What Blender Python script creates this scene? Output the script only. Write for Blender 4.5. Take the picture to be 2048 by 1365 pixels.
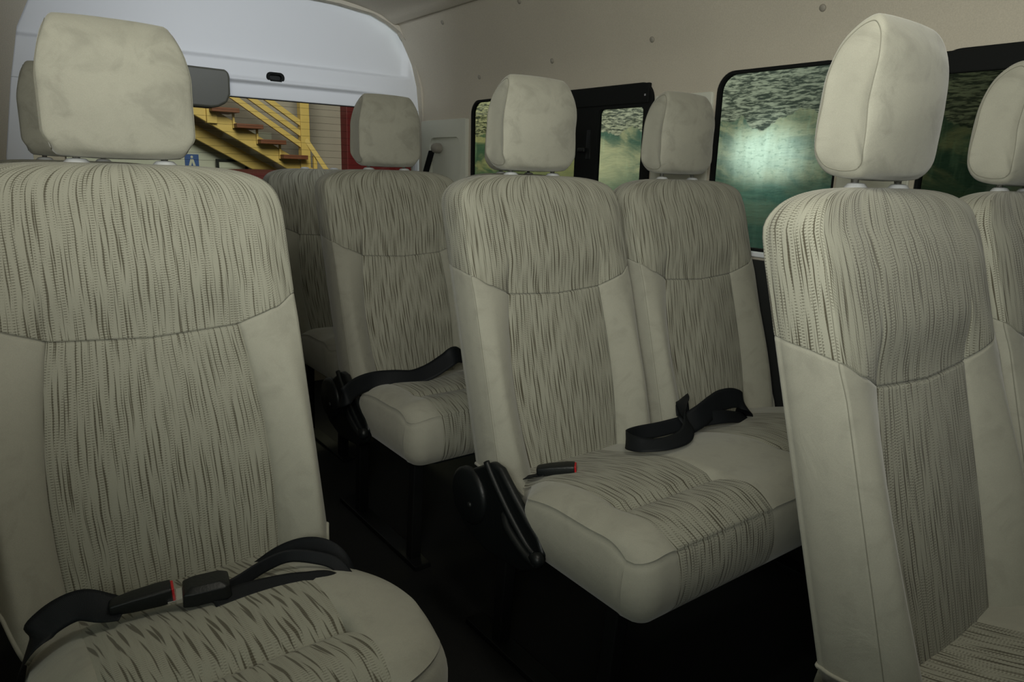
import bpy, bmesh, math, random
from mathutils import Vector, Matrix, Euler

# ------------------------------------------------------------------ camera
sc = bpy.context.scene
for o in list(bpy.data.objects): bpy.data.objects.remove(o)
cam_d = bpy.data.cameras.new('camera'); cam = bpy.data.objects.new('camera', cam_d); sc.collection.objects.link(cam)
FPX = 1415.48
cam_d.sensor_width = 36; cam_d.lens = 36*FPX/2048; cam_d.clip_start = .01; cam_d.clip_end = 200
R_ = Vector((0.80349315, -0.59451487, 0.03083548)); U_ = Vector((0.11429613, 0.20489137, 0.97208843)); F_ = Vector((0.58423896, 0.77754202, -0.23257956))
m = Matrix((R_, U_, -F_)).transposed().to_4x4(); m.translation = Vector((0, 0, 1.05246)); cam.matrix_world = m
sc.camera = cam
# ------------------------------------------------------------------ light and exposure
sc.view_settings.view_transform = 'Standard'; sc.view_settings.look = 'None'
sc.view_settings.gamma = 1; sc.view_settings.exposure = 0; sc.view_settings.use_curve_mapping = False
w = bpy.data.worlds.new('world'); sc.world = w; w.use_nodes = True
w.node_tree.nodes['Background'].inputs[0].default_value = (.55, .75, .68, 1)
w.node_tree.nodes['Background'].inputs[1].default_value = .022
def light(name, kind, loc, target, energy, color=(1, 1, 1), **k):
    d = bpy.data.lights.new(name, kind); d.energy = energy; d.color = color
    for a, b in k.items(): setattr(d, a, b)
    o = bpy.data.objects.new(name, d); sc.collection.objects.link(o); o.location = loc
    o.rotation_euler = (Vector(target)-Vector(loc)).to_track_quat('-Z', 'Y').to_euler(); return o
light('flash', 'SPOT', (-.24, -.15, 1.27), (.87, .98, 1.92), 112, (.985, .99, .895), spot_size=math.radians(128), spot_blend=1.0, shadow_soft_size=.20)
light('door_daylight', 'AREA', (-.95, -.10, 1.15), (.9, .75, .70), 2.0, (.80, 1, .90), shape='RECTANGLE', size=.7, size_y=.8)
light('tailgate_fill', 'SPOT', (.92, 1.80, 1.66), (.92, 3.0, 1.58), 20, (.88, .94, 1), spot_size=math.radians(86), spot_blend=.7, shadow_soft_size=.06)  # added fill aimed at the white tailgate, not a fitted lamp
light('cushion_fill', 'AREA', (.50, .38, 1.70), (.45, .45, .5), 2.6, (1, .98, .86), size=.16)  # unseen fill added under the roof to lift the cushion tops
light('hall_lamp', 'AREA', (1.6, 4.7, 3.2), (2.9, 8, 1.2), 135, (1, .95, .84), size=1.5)
light('wall_lamp', 'AREA', (2.35, 2.6, 2.6), (3.2, 2.6, 1.4), 22, (.90, 1, .93), size=.8)
light('wall_lamp', 'AREA', (2.45, 4.4, 2.5), (3.2, 4.2, 1.2), 40, (1, .88, .62), size=.8)
light('mural_fill', 'SPOT', (2.35, 2.2, 1.5), (3.2, 2.2, 1.17), 26, (.92, 1, .95), spot_size=math.radians(34), spot_blend=1, shadow_soft_size=.05)  # added spot that brightens the pale area of the mural

# ------------------------------------------------------------------ helpers
def new_mat(name):
    m = bpy.data.materials.new(name); m.use_nodes = True
    nt = m.node_tree; b = nt.nodes['Principled BSDF']; return m, nt, b
class G:
    def __init__(s, nt): s.nt = nt
    def n(s, t, **k):
        x = s.nt.nodes.new(t)
        for a, b in k.items(): setattr(x, a, b)
        return x
    def put(s, sock, v):
        if isinstance(v, (int, float)): sock.default_value = v
        elif isinstance(v, (tuple, list)): sock.default_value = v
        else: s.nt.links.new(v, sock)
    def m(s, op, a, b=0, c=0, clamp=False):
        x = s.n('ShaderNodeMath', operation=op); x.use_clamp = clamp
        s.put(x.inputs[0], a); s.put(x.inputs[1], b); s.put(x.inputs[2], c); return x.outputs[0]
    def comb(s, a, b, c=0):
        x = s.n('ShaderNodeCombineXYZ'); s.put(x.inputs[0], a); s.put(x.inputs[1], b); s.put(x.inputs[2], c); return x.outputs[0]
    def noise(s, vec, scale=1, detail=2, rough=.5, dist=0):
        x = s.n('ShaderNodeTexNoise'); s.put(x.inputs['Vector'], vec); x.inputs['Scale'].default_value = scale
        x.inputs['Detail'].default_value = detail; x.inputs['Roughness'].default_value = rough; x.inputs['Distortion'].default_value = dist
        return x.outputs[0]
    def white(s, a, b):
        x = s.n('ShaderNodeTexWhiteNoise', noise_dimensions='2D'); s.put(x.inputs['Vector'], s.comb(a, b)); return x.outputs[0]
    def mix(s, f, a, b, blend='MIX'):
        x = s.n('ShaderNodeMix', data_type='RGBA', blend_type=blend); s.put(x.inputs[0], f); s.put(x.inputs[6], a); s.put(x.inputs[7], b); return x.outputs[2]
    def step(s, v, lo, hi):
        x = s.n('ShaderNodeMapRange', interpolation_type='SMOOTHSTEP'); s.put(x.inputs[0], v); s.put(x.inputs[1], lo); s.put(x.inputs[2], hi); return x.outputs[0]
    def bump(s, h, strength, dist):
        x = s.n('ShaderNodeBump'); x.inputs['Strength'].default_value = strength; x.inputs['Distance'].default_value = dist; s.put(x.inputs['Height'], h)
        return x.outputs[0]
def simple(name, col, rough=.5, metal=0, spec=.5, noise=0, nscale=60):
    m, nt, b = new_mat(name); g = G(nt)
    b.inputs['Base Color'].default_value = (*col, 1); b.inputs['Roughness'].default_value = rough
    b.inputs['Metallic'].default_value = metal; b.inputs['Specular IOR Level'].default_value = spec
    if noise:
        tc = g.n('ShaderNodeTexCoord').outputs['Object']
        nz = g.noise(tc, nscale, 3); nt.links.new(g.bump(nz, noise, .002), b.inputs['Normal'])
    return m
SUEDE = (.320, .314, .262)
def suede(name, col=SUEDE, mott=.16):
    m, nt, b = new_mat(name); g = G(nt)
    tc = g.n('ShaderNodeTexCoord').outputs['Object']
    big = g.noise(tc, 15, 4, .6, .8); small = g.noise(tc, 900, 2); fine = g.noise(tc, 60, 3)
    smudge = g.step(big, .50, .68)
    k = g.m('MULTIPLY_ADD', smudge, -mott, 1.0)
    k = g.m('MULTIPLY', k, g.m('MULTIPLY_ADD', small, .22, .89)); k = g.m('MULTIPLY', k, g.m('MULTIPLY_ADD', fine, .10, .95))
    cc = g.n('ShaderNodeCombineColor'); 
    for i in range(3): g.put(cc.inputs[i], g.m('MULTIPLY', k, col[i]))
    nt.links.new(cc.outputs[0], b.inputs['Base Color'])
    b.inputs['Roughness'].default_value = .92; b.inputs['Specular IOR Level'].default_value = .15
    b.inputs['Sheen Weight'].default_value = .25; b.inputs['Sheen Roughness'].default_value = .45
    h = g.m('ADD', g.m('MULTIPLY', small, .12), g.m('MULTIPLY', big, .8))
    nt.links.new(g.bump(h, .30, .005), b.inputs['Normal'])
    return m
def weave(name, cw=.0098, period=.115, width=.100, cw2=.0050, tick=.0036, slant=.10, contrast=.66, tickc=.50):
    """striped upholstery: tapered dark dashes plus ladders of small ticks, in metres of UV"""
    m, nt, b = new_mat(name); g = G(nt)
    uv = g.n('ShaderNodeUVMap'); uv.uv_map = 'UVMap'
    sp = g.n('ShaderNodeSeparateXYZ'); nt.links.new(uv.outputs[0], sp.inputs[0]); u, v = sp.outputs[0], sp.outputs[1]
    wob = g.noise(g.comb(g.m('MULTIPLY', u, 22), g.m('MULTIPLY', v, 16)), 1, 1)
    u2 = g.m('ADD', u, g.m('MULTIPLY', g.m('SUBTRACT', wob, .5), .005))
    def dashes(cw, period, width, seed):
        a = g.m('DIVIDE', g.m('ADD', u2, seed*.37), cw); ci = g.m('FLOOR', a); fu = g.m('SUBTRACT', g.m('FRACT', a), .5)
        r = g.white(ci, seed)
        vv = g.m('ADD', g.m('DIVIDE', v, period), g.m('MULTIPLY', r, 7)); vi = g.m('FLOOR', vv); fv = g.m('FRACT', vv)
        r2 = g.white(g.m('MULTIPLY_ADD', ci, 1.7, vi), seed+3.3); r3 = g.white(g.m('MULTIPLY_ADD', ci, 2.9, vi), seed+9.1)
        cen = g.m('MULTIPLY', g.m('SUBTRACT', r2, .5), .45)
        cen = g.m('ADD', cen, g.m('MULTIPLY', g.m('SUBTRACT', fv, .5), slant))
        tap = g.m('SINE', g.m('MULTIPLY', fv, math.pi))
        wd = g.m('MULTIPLY', g.m('SUBTRACT', g.m('MULTIPLY', tap, 1.25), .25), g.m('MULTIPLY_ADD', r3, width*.9, width*.45))
        return g.step(g.m('SUBTRACT', wd, g.m('ABSOLUTE', g.m('SUBTRACT', fu, cen))), -.02, .05)
    d = g.m('MAXIMUM', dashes(cw, period, width, 1.0), dashes(cw*1.37, period*.8, width*.75, 5.0))
    # ladders
    a = g.m('DIVIDE', u2, cw2); ci = g.m('FLOOR', a); fu = g.m('ABSOLUTE', g.m('SUBTRACT', g.m('FRACT', a), .5))
    ph = g.white(ci, 17.0)
    t = g.m('ABSOLUTE', g.m('SUBTRACT', g.m('FRACT', g.m('ADD', g.m('DIVIDE', v, tick), ph)), .5))
    tk = g.m('MULTIPLY', g.step(t, .20, .32), g.step(g.m('SUBTRACT', .42, fu), 0, .08))
    msk = g.noise(g.comb(g.m('MULTIPLY', u, 170), g.m('MULTIPLY', v, 14)), 1, 1)
    tk = g.m('MULTIPLY', tk, g.step(msk, .42, .58))
    tkl = g.m('MULTIPLY', g.m('MULTIPLY', g.step(g.m('SUBTRACT', .5, t), .2, .32), g.step(g.m('SUBTRACT', .42, fu), 0, .08)), g.step(msk, .42, .58))
    grain = g.noise(g.comb(g.m('MULTIPLY', u, 900), g.m('MULTIPLY', v, 700)), 1, 1)
    base = (.300, .297, .243, 1); dark = (.080, .072, .050, 1)
    c = g.mix(g.m('MULTIPLY', tk, tickc), base, dark)
    c = g.mix(g.m('MULTIPLY', tkl, .10), c, (.6, .6, .5, 1))
    c = g.mix(g.m('MULTIPLY', d, g.m('MULTIPLY_ADD', g.step(t, .2, .32), .18, contrast+.17)), c, dark)
    c = g.mix(1.0, c, g.mix(grain, (.86, .86, .86, 1), (1.12, 1.12, 1.12, 1)), 'MULTIPLY')
    nt.links.new(c, b.inputs['Base Color'])
    b.inputs['Roughness'].default_value = .9; b.inputs['Specular IOR Level'].default_value = .15; b.inputs['Sheen Weight'].default_value = .15
    nt.links.new(g.bump(g.m('ADD', g.m('MULTIPLY', d, -1), g.m('MULTIPLY', tk, -.6)), .35, .0015), b.inputs['Normal'])
    return m
M = {}
M['suede'] = suede('beige_suede', SUEDE, .10); M['suede_head'] = suede('brushed_suede', SUEDE, .17); M['suede_plain'] = suede('beige_knit', SUEDE, .05)
M['weave'] = weave('streaked_fabric', contrast=.80, width=.112, tickc=.58); M['weave_near'] = weave('streaked_fabric_near', contrast=.60); M['weave_seat'] = weave('streaked_seat_fabric', cw=.0110, period=.10, width=.115, cw2=.0055, tick=.0042, contrast=.76)
M['weave_single'] = weave('leaf_streaked_fabric', cw=.0135, period=.078, width=.13, cw2=.0060, tick=.0034, slant=.5, contrast=.64, tickc=.32)
M['thread'] = simple('seam_thread', (.20, .195, .155), .8)
M['chrome'] = simple('chrome', (.85, .85, .87), .24, 1)
M['collar'] = simple('grey_plastic_guide', (.40, .41, .42), .38)
M['black'] = simple('black_plastic', (.006, .0075, .008), .42, spec=.35, noise=.15, nscale=300)
M['black_trim'] = simple('black_rubber', (.005, .006, .006), .8, 0, .25)
M['belt'] = None
M['red'] = simple('red_button', (.45, .01, .015), .4)
M['metal_dark'] = simple('dark_steel', (.02, .022, .022), .45, .6)
M['floor'] = simple('black_rubber_floor', (.004, .0045, .0045), .75, noise=.3, nscale=90)
M['white'] = simple('white_paint', (.78, .80, .84), .48)
M['pillar'] = simple('grey_trim_plastic', (.62, .63, .55), .5, noise=.15, nscale=250)
M['lamp_grey'] = simple('grey_lamp_plastic', (.085, .085, .068), .5, noise=.1, nscale=250)
M['button'] = simple('headliner_button', (.30, .28, .24), .6)
M['redcar'] = simple('dark_red_paint', (.035, .002, .003), .7, 0, .2)
M['redwall'] = simple('red_wall_paint', (.12, .005, .008), .6)
M['yellow'] = simple('yellow_paint', (.60, .42, .13), .5)
M['tread'] = simple('tread_wood', (.15, .045, .02), .55)
M['ground'] = simple('hall_floor', (.10, .10, .09), .4)
M['poster'] = simple('poster_white', (.5, .5, .45), .6)
M['blue'] = simple('sign_blue', (.03, .08, .28), .5)
def mk_headliner():
    m, nt, b = new_mat('headliner_felt'); g = G(nt); tc = g.n('ShaderNodeTexCoord').outputs['Object']
    s = g.noise(tc, 330, 2); big = g.noise(tc, 4, 2)
    k = g.m('MULTIPLY', g.m('MULTIPLY_ADD', s, .30, .85), g.m('MULTIPLY_ADD', big, .14, .93))
    cc = g.n('ShaderNodeCombineColor')
    for i, q in enumerate((.53, .49, .41)): g.put(cc.inputs[i], g.m('MULTIPLY', k, q))
    nt.links.new(cc.outputs[0], b.inputs['Base Color']); b.inputs['Roughness'].default_value = .95; b.inputs['Specular IOR Level'].default_value = .1
    nt.links.new(g.bump(s, .3, .002), b.inputs['Normal']); return m
M['headliner'] = mk_headliner()
def mk_belt():
    m, nt, b = new_mat('belt_webbing'); g = G(nt)
    uv = g.n('ShaderNodeUVMap'); uv.uv_map = 'UVMap'; sp = g.n('ShaderNodeSeparateXYZ'); nt.links.new(uv.outputs[0], sp.inputs[0])
    wv = g.m('SINE', g.m('MULTIPLY', g.m('ADD', sp.outputs[1], g.m('MULTIPLY', sp.outputs[0], .25)), 4600))
    b.inputs['Base Color'].default_value = (.006, .0075, .0095, 1); b.inputs['Roughness'].default_value = .6; b.inputs['Specular IOR Level'].default_value = .22
    nt.links.new(g.bump(wv, .25, .0003), b.inputs['Normal']); return m
M['belt'] = mk_belt()
def mk_glass(name, col, rough=0):
    m, nt, b = new_mat(name); nt.nodes.remove(b); g = G(nt)
    t = g.n('ShaderNodeBsdfTransparent'); t.inputs[0].default_value = (*col, 1)
    gl = g.n('ShaderNodeBsdfGlossy'); gl.inputs['Roughness'].default_value = .02; gl.inputs[0].default_value = (.9, .95, .95, 1)
    fr = g.n('ShaderNodeFresnel'); fr.inputs[0].default_value = 1.45; ge = g.n('ShaderNodeNewGeometry'); fac = g.m('MULTIPLY', fr.outputs[0], g.m('SUBTRACT', 1, ge.outputs['Backfacing']))
    mx = g.n('ShaderNodeMixShader'); nt.links.new(fac, mx.inputs[0]); nt.links.new(t.outputs[0], mx.inputs[1]); nt.links.new(gl.outputs[0], mx.inputs[2])
    nt.links.new(mx.outputs[0], nt.nodes['Material Output'].inputs[0]); return m
M['glass'] = mk_glass('clear_glass', (.82, .86, .80)); M['tint'] = mk_glass('tinted_glass', (.80, .86, .83)); M['tint_dark'] = mk_glass('privacy_glass', (.50, .54, .45))
def mk_hallwall():
    m, nt, b = new_mat('hall_wall'); g = G(nt); tc = g.n('ShaderNodeTexCoord').outputs['Object']
    s = g.noise(tc, 3, 3); c = g.mix(s, (.34, .295, .27, 1), (.42, .37, .34, 1)); nt.links.new(c, b.inputs['Base Color']); b.inputs['Roughness'].default_value = .7; return m
M['hall'] = mk_hallwall()
def mk_mural():
    """stacked slate above a ragged edge, painted lake and cliffs below; wall lies in the y-z plane"""
    m, nt, b = new_mat('mural_wall'); g = G(nt); tc = g.n('ShaderNodeTexCoord').outputs['Object']
    sp = g.n('ShaderNodeSeparateXYZ'); nt.links.new(tc, sp.inputs[0]); y, z = sp.outputs[1], sp.outputs[2]
    st = g.noise(g.comb(g.m('MULTIPLY', y, 8), g.m('MULTIPLY', z, 44)), 1, 5, .65, .8)
    st2 = g.noise(g.comb(g.m('MULTIPLY', y, 22), g.m('MULTIPLY', z, 110)), 1, 3, .6, .5)
    s = g.m('ADD', g.m('MULTIPLY', st, .5), g.m('MULTIPLY', st2, .5))
    stone = g.mix(g.step(s, .43, .58), (.035, .048, .04, 1), (.46, .45, .37, 1))
    ed = g.noise(g.comb(g.m('MULTIPLY', y, 4.2), 3.3), 1, 4, .6)
    ed = g.m('MULTIPLY_ADD', g.m('SUBTRACT', ed, .5), .30, 1.325)
    below = g.step(g.m('SUBTRACT', ed, z), -.006, .006)
    ln = g.noise(g.comb(g.m('MULTIPLY', y, 3.2), g.m('MULTIPLY', z, 7.5)), 1, 5, .6, .9)
    ln2 = g.noise(g.comb(g.m('MULTIPLY', y, 16), g.m('MULTIPLY', z, 3)), 1, 3, .6)
    col = g.mix(g.step(ln, .40, .60), (.05, .12, .10, 1), (.40, .38, .25, 1))
    col = g.mix(g.m('MULTIPLY', g.step(ln2, .5, .7), .35), col, (.45, .62, .50, 1))
    lake = g.step(g.m('SUBTRACT', 1.07, z), -.02, .05)
    wv = g.noise(g.comb(g.m('MULTIPLY', y, 8), g.m('MULTIPLY', z, 60)), 1, 3)
    col = g.mix(g.m('MULTIPLY', lake, .8), col, g.mix(wv, (.012, .05, .045, 1), (.09, .22, .18, 1)))
    dy = g.m('DIVIDE', g.m('SUBTRACT', y, 2.20), .36); dz = g.m('DIVIDE', g.m('SUBTRACT', z, 1.175), .17)
    rr = g.m('SQRT', g.m('ADD', g.m('MULTIPLY', dy, dy), g.m('MULTIPLY', dz, dz)))
    pale_patch = g.m('MULTIPLY', g.step(g.m('SUBTRACT', 1.15, rr), 0, 1.0), g.m('MULTIPLY_ADD', ln2, 1.1, .35))  # pale oval patch, streaked vertically by noise
    col = g.mix(pale_patch, col, (.80, .90, .82, 1)); col = g.mix(g.m('MULTIPLY', g.step(g.noise(g.comb(g.m('MULTIPLY', y, 30), g.m('MULTIPLY', z, 55)), 1, 5, .7), .5, .72), .55), col, (.10, .20, .16, 1))
    ey = g.m('DIVIDE', g.m('SUBTRACT', y, 3.6), .75); ez = g.m('DIVIDE', g.m('SUBTRACT', z, 1.10), .20)
    r2 = g.m('SQRT', g.m('ADD', g.m('MULTIPLY', ey, ey), g.m('MULTIPLY', ez, ez)))
    col = g.mix(g.m('MULTIPLY', g.step(g.m('SUBTRACT', 1.1, r2), 0, .8), g.m('MULTIPLY_ADD', ln, .9, .30)), col, (.62, .60, .42, 1))
    nt.links.new(g.mix(below, stone, col), b.inputs['Base Color']); b.inputs['Roughness'].default_value = .55
    nt.links.new(g.bump(s, .12, .02), b.inputs['Normal']); return m
M['mural'] = mk_mural()

def link(name, me, parent=None):
    o = bpy.data.objects.new(name, me); sc.collection.objects.link(o)
    if parent: o.parent = parent
    return o
def empty(name, loc=(0, 0, 0)):
    o = bpy.data.objects.new(name, None); sc.collection.objects.link(o); o.location = loc; o.empty_display_size = .1; return o
def tag(o, label=None, cat=None, group=None, kind=None):
    if label: o['label'] = label
    if cat: o['category'] = cat
    if group: o['group'] = group
    if kind: o['kind'] = kind
    return o
def fin(bm, name, mat, parent=None, smooth=True, bevel=0, seg=2):
    bmesh.ops.recalc_face_normals(bm, faces=bm.faces)
    me = bpy.data.meshes.new(name); bm.to_mesh(me); bm.free()
    for p in me.polygons: p.use_smooth = smooth
    me.materials.append(mat); o = link(name, me, parent)
    if bevel:
        md = o.modifiers.new('bevel', 'BEVEL'); md.width = bevel; md.segments = seg; md.limit_method = 'ANGLE'; md.angle_limit = .6
        if smooth: 
            o.modifiers.new('wn', 'WEIGHTED_NORMAL')
    return o
def grid_mesh(name, P, UV, mask, mat, parent=None, wrap=False):
    """mesh from rows of points P[i][j]; faces where mask(i,j)"""
    ni, nj = len(P), len(P[0]); bm = bmesh.new(); uvl = bm.loops.layers.uv.new('UVMap'); vs = {}
    def V(i, j):
        if (i, j) not in vs: vs[(i, j)] = bm.verts.new(P[i][j])
        return vs[(i, j)]
    for i in range(ni-1):
        for j in range(nj-1):
            if not mask(i, j): continue
            k = [(i, j), (i, j+1), (i+1, j+1), (i+1, j)]
            try: f = bm.faces.new([V(*q) for q in k])
            except ValueError: continue
            f.smooth = True
            for l, q in zip(f.loops, k): l[uvl].uv = UV[q[0]][q[1]]
    bmesh.ops.remove_doubles(bm, verts=bm.verts, dist=1e-5)
    return fin(bm, name, mat, parent)
def box(bm, x0, x1, y0, y1, z0, z1, rot=None):
    r = bmesh.ops.create_cube(bm, size=1); c = Vector(((x0+x1)/2, (y0+y1)/2, (z0+z1)/2))
    for v in r['verts']:
        p = Vector((v.co.x*(x1-x0), v.co.y*(y1-y0), v.co.z*(z1-z0)))
        if rot: p = rot @ p
        v.co = p+c
    return r['verts']
def beam(bm, a, b, w, h, up=(0, 0, 1)):
    a = Vector(a); b = Vector(b); d = (b-a); L = d.length; d.normalize(); s = d.cross(Vector(up)).normalized(); u = s.cross(d)
    vs = []
    for t in (a, b):
        for p, q in ((-1, -1), (1, -1), (1, 1), (-1, 1)): vs.append(bm.verts.new(t+s*p*w/2+u*q*h/2))
    for f in ((0, 1, 2, 3), (7, 6, 5, 4), (0, 4, 5, 1), (1, 5, 6, 2), (2, 6, 7, 3), (3, 7, 4, 0)): bm.faces.new([vs[i] for i in f])
def tube(bm, pts, r, n=10):
    pts = [Vector(p) for p in pts]; rings = []
    for i, p in enumerate(pts):
        d = (pts[min(i+1, len(pts)-1)]-pts[max(i-1, 0)]).normalized(); a = d.orthogonal().normalized() if i == 0 else (rings_a - d*rings_a.dot(d)).normalized()
        rings_a = a; c = d.cross(a)
        rings.append([bm.verts.new(p+(a*math.cos(t)+c*math.sin(t))*r) for t in (2*math.pi*k/n for k in range(n))])
    for i in range(len(rings)-1):
        for k in range(n): bm.faces.new((rings[i][k], rings[i][(k+1) % n], rings[i+1][(k+1) % n], rings[i+1][k]))
    bm.faces.new(rings[0]); bm.faces.new(rings[-1][::-1])
def lathe(bm, prof, c, axis='z', n=24, sx=1, sy=1):
    rings = []
    for r, h in prof:
        ring = []
        for k in range(n):
            t = 2*math.pi*k/n; a, b = r*math.cos(t)*sx, r*math.sin(t)*sy
            p = (a, b, h) if axis == 'z' else ((h, a, b) if axis == 'x' else (a, h, b))
            ring.append(bm.verts.new(Vector(c)+Vector(p)))
        rings.append(ring)
    for i in range(len(rings)-1):
        for k in range(n): bm.faces.new((rings[i][k], rings[i][(k+1) % n], rings[i+1][(k+1) % n], rings[i+1][k]))
    bm.faces.new(rings[0]); bm.faces.new(rings[-1])
def prism(bm, pts, axis, a, b):
    """extrude closed 2d outline between a and b along axis ('x': pts are (y,z); 'y': (x,z); 'z': (x,y))"""
    def P(p, t): return (t, p[0], p[1]) if axis == 'x' else ((p[0], t, p[1]) if axis == 'y' else (p[0], p[1], t))
    A = [bm.verts.new(P(p, a)) for p in pts]; B = [bm.verts.new(P(p, b)) for p in pts]; n = len(pts)
    bm.faces.new(A); bm.faces.new(B[::-1])
    for i in range(n): bm.faces.new((A[i], B[i], B[(i+1) % n], A[(i+1) % n]))
def cr(pts, n):
    """Catmull-Rom through points (tuples), n samples per span"""
    P = [Vector(p) for p in pts]; P = [P[0]*2-P[1]]+P+[P[-1]*2-P[-2]]; out = []
    for i in range(1, len(P)-2):
        for k in range(n):
            t = k/n; a, b, c, d = P[i-1:i+3]
            out.append(.5*((2*b)+(c-a)*t+(2*a-5*b+4*c-d)*t*t+(3*b-a-3*c+d)*t**3))
    out.append(P[-2]); return out
def sm(a, b, x):
    t = min(1, max(0, (x-a)/(b-a))); return t*t*(3-2*t)
def lerp(a, b, t): return a+(b-a)*t
def ribbon(name, pts, nrm, width, mat, parent=None, thick=.0012, n=8):
    """webbing strap: centre points, width directions; gets real thickness"""
    C = cr(pts, n); N = cr(nrm, n); bm = bmesh.new(); uvl = bm.loops.layers.uv.new('UVMap'); rows = []; L = 0
    K = 6
    for i, (c, d) in enumerate(zip(C, N)):
        t = (C[min(i+1, len(C)-1)]-C[max(i-1, 0)]).normalized(); d = (d-t*d.dot(t)).normalized(); nn = t.cross(d)
        if i: L += (C[i]-C[i-1]).length
        top = [(bm.verts.new(c+d*width*(k/K-.5)+nn*thick/2), (width*k/K, L)) for k in range(K+1)]
        bot = [(bm.verts.new(c+d*width*(k/K-.5)-nn*thick/2), (width*k/K, L)) for k in range(K, -1, -1)]
        rows.append(top+bot)
    for i in range(len(rows)-1):
        m_ = len(rows[i])
        for k in range(m_):
            q = [rows[i][k], rows[i][(k+1) % m_], rows[i+1][(k+1) % m_], rows[i+1][k]]
            f = bm.faces.new([a[0] for a in q])
            for l, a in zip(f.loops, q): l[uvl].uv = a[1]
    bm.faces.new([a[0] for a in rows[0]]); bm.faces.new([a[0] for a in rows[-1]])
    return fin(bm, name, mat, parent)

# ------------------------------------------------------------------ seat geometry
HW = .213
def yb(z): return .035-(1.0-z)*.287 if z < 1.0 else .035
def spread(n):   # samples on one span, clustered at both ends so seams can dip
    return [0, .045]+[lerp(.045, .955, (k+1)/(n)) for k in range(n-1)]+[.955]
def make_backrest(aw=.0):
    """rows of points; returns list of (kind, grid) ready for grid_mesh. columns run right-back .. front .. left-back"""
    def half(z):   # control points from centre front to centre back: (x, thickness)
        k = sm(.812, .86, z)           # 0 lower panel, 1 shoulder panel
        zz = min(max((z-.47)/(.817-.47), 0), 1)
        a = lerp(.121, .123, zz)+.013*math.sin(math.pi*zz)+aw*(1-zz)
        a = lerp(a, .123, k)
        up = sm(.95, 1.04, z)
        k2 = sm(.812, .90, z); tc = lerp(.074+.006*math.sin(math.pi*zz)+.007*zz**3, .098-.010*up, k2); tin = lerp(.068+.009*zz**3, .096-.010*up, k2)
        te = lerp(.090, .086, k); cb = lerp(.093+.019*(1-zz)+.006*math.sin(math.pi*zz), .096-.006*up, k)
        return [(0, tc), (a, tin), (a+.046, cb), (HW-.004, te), (HW+.001, .055), (HW-.004, .014), (HW-.03, .0), (0, -.004)]
    seamz = [.810, .817, .838, .857, .865, .870, .872, .872]
    botz = [.445, .445, .452, .508, .494, .488, .486, .486]
    spans = [14, 9, 9, 8, 5, 5, 6]
    cols = []      # (span index, t)
    for s, n in enumerate(spans): cols += [(s, t) for t in spread(n)]
    cols.append((len(spans)-1, 1.0))
    # rows
    rows_low = [i/34 for i in range(34)]+[.984, .993, 1.0]; rows_mid = [.012, .03]+[i/16 for i in range(1, 17)]
    phis = [math.pi/2*i/16 for i in range(1, 17)]
    z0, h = .955, .092
    def lin(arr, s, t):
        n = len(arr); a, b = arr[s], arr[min(s+1, n-1)]; return lerp(a, b, t*t*(3-2*t) if s in (2,) else t)
    def hermite(cp, s, t):
        # Catmull-Rom inside each side of the seams (seams at control points 1 and 3)
        def T(i):
            if i == 0: return Vector((cp[1][0]-cp[0][0], 0))*.9
            if i == len(cp)-1: return Vector((cp[-1][0]-cp[-2][0], 0))
            return (Vector(cp[i+1])-Vector(cp[i-1]))*.5
        a, b = Vector(cp[s]), Vector(cp[s+1]); ta, tb = T(s), T(s+1)
        if s == 0: tb = (b-a)*.7+Vector((0, -.004))
        if s == 1: ta = Vector(((b-a).x*.6, (b-a).y*1.5))
        if s == 2: tb = Vector(((b-a).x*.8, (b-a).y*1.3))
        if s == 3: ta = Vector((.006, -.034))
        t2, t3 = t*t, t*t*t
        return a*(2*t3-3*t2+1)+ta*(t3-2*t2+t)+b*(-2*t3+3*t2)+tb*(t3-t2)
    grid = []; kinds = []; vv = []
    def row(zs, xs=1, ts=1, dz_col=None, extra=0, tag_=0):
        r = []
        for (s, t), z in zip(cols, zs):
            p = hermite(half(z), s, t); x, th = p
            th += extra
            if ts < 1: th = .045+(th-.045)*ts
            groove = 0
            if z < .9:
                if (s, t) in ((1, 0), (3, 0)): groove = .0022
            if s == 3 and t == 0 and z >= .86 : groove = .0015
            g2 = groove*(1 if (s, t) != (3, 0) else .7)
            x -= g2*.5 if s == 3 else 0
            r.append(Vector((x*xs, yb(z)-th+g2, z)))
        return r
    ZB = [lin(botz, s, t) for s, t in cols]; ZS = [lin(seamz, s, t) for s, t in cols]
    G_ = []
    for k in rows_low:
        kk = k
        G_.append(row([lerp(a, b, kk) for a, b in zip(ZB, ZS)], extra=-.010*max(0, 1-k/.03)*0))
    nlow = len(G_)-1
    # pull the seam row in
    for j, (s, t) in enumerate(cols):
        if s < 3: G_[nlow][j].y += .0042*(1 if s < 2 else 1-t*.7)
        elif s < 6: G_[nlow][j].x -= .0012
    for k in rows_mid:
        G_.append(row([lerp(a, z0, k) for a in ZS]))
    # puff the shoulder panel just above the seam
    for q, amt in ((1, .000), (2, .003)):
        pass
    n_ = 4.2
    for ph in phis:
        s_, c_ = math.sin(ph), math.cos(ph)
        zz = z0+h*s_**(2/n_*1.0); xs = max(c_, 0)**(2/n_); rel = (zz-z0)/h
        ts = max(0, 1-rel**2.6)**(1/2.0)
        r = []
        base = row([zz]*len(cols), 1, 1)
        for p in base:
            x = p.x*xs; th = yb(zz)-p.y; mid = .046
            r.append(Vector((x, yb(zz)-(mid+(th-mid)*ts), zz)))
        G_.append(r)
    # mirror: full rows from x>0 back .. centre .. x<0 back
    full = []
    for r in G_: full.append([p.copy() for p in r[::-1]]+[Vector((-p.x, p.y, p.z)) for p in r[1:]])
    nc = len(cols); C0 = nc-1
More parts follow.
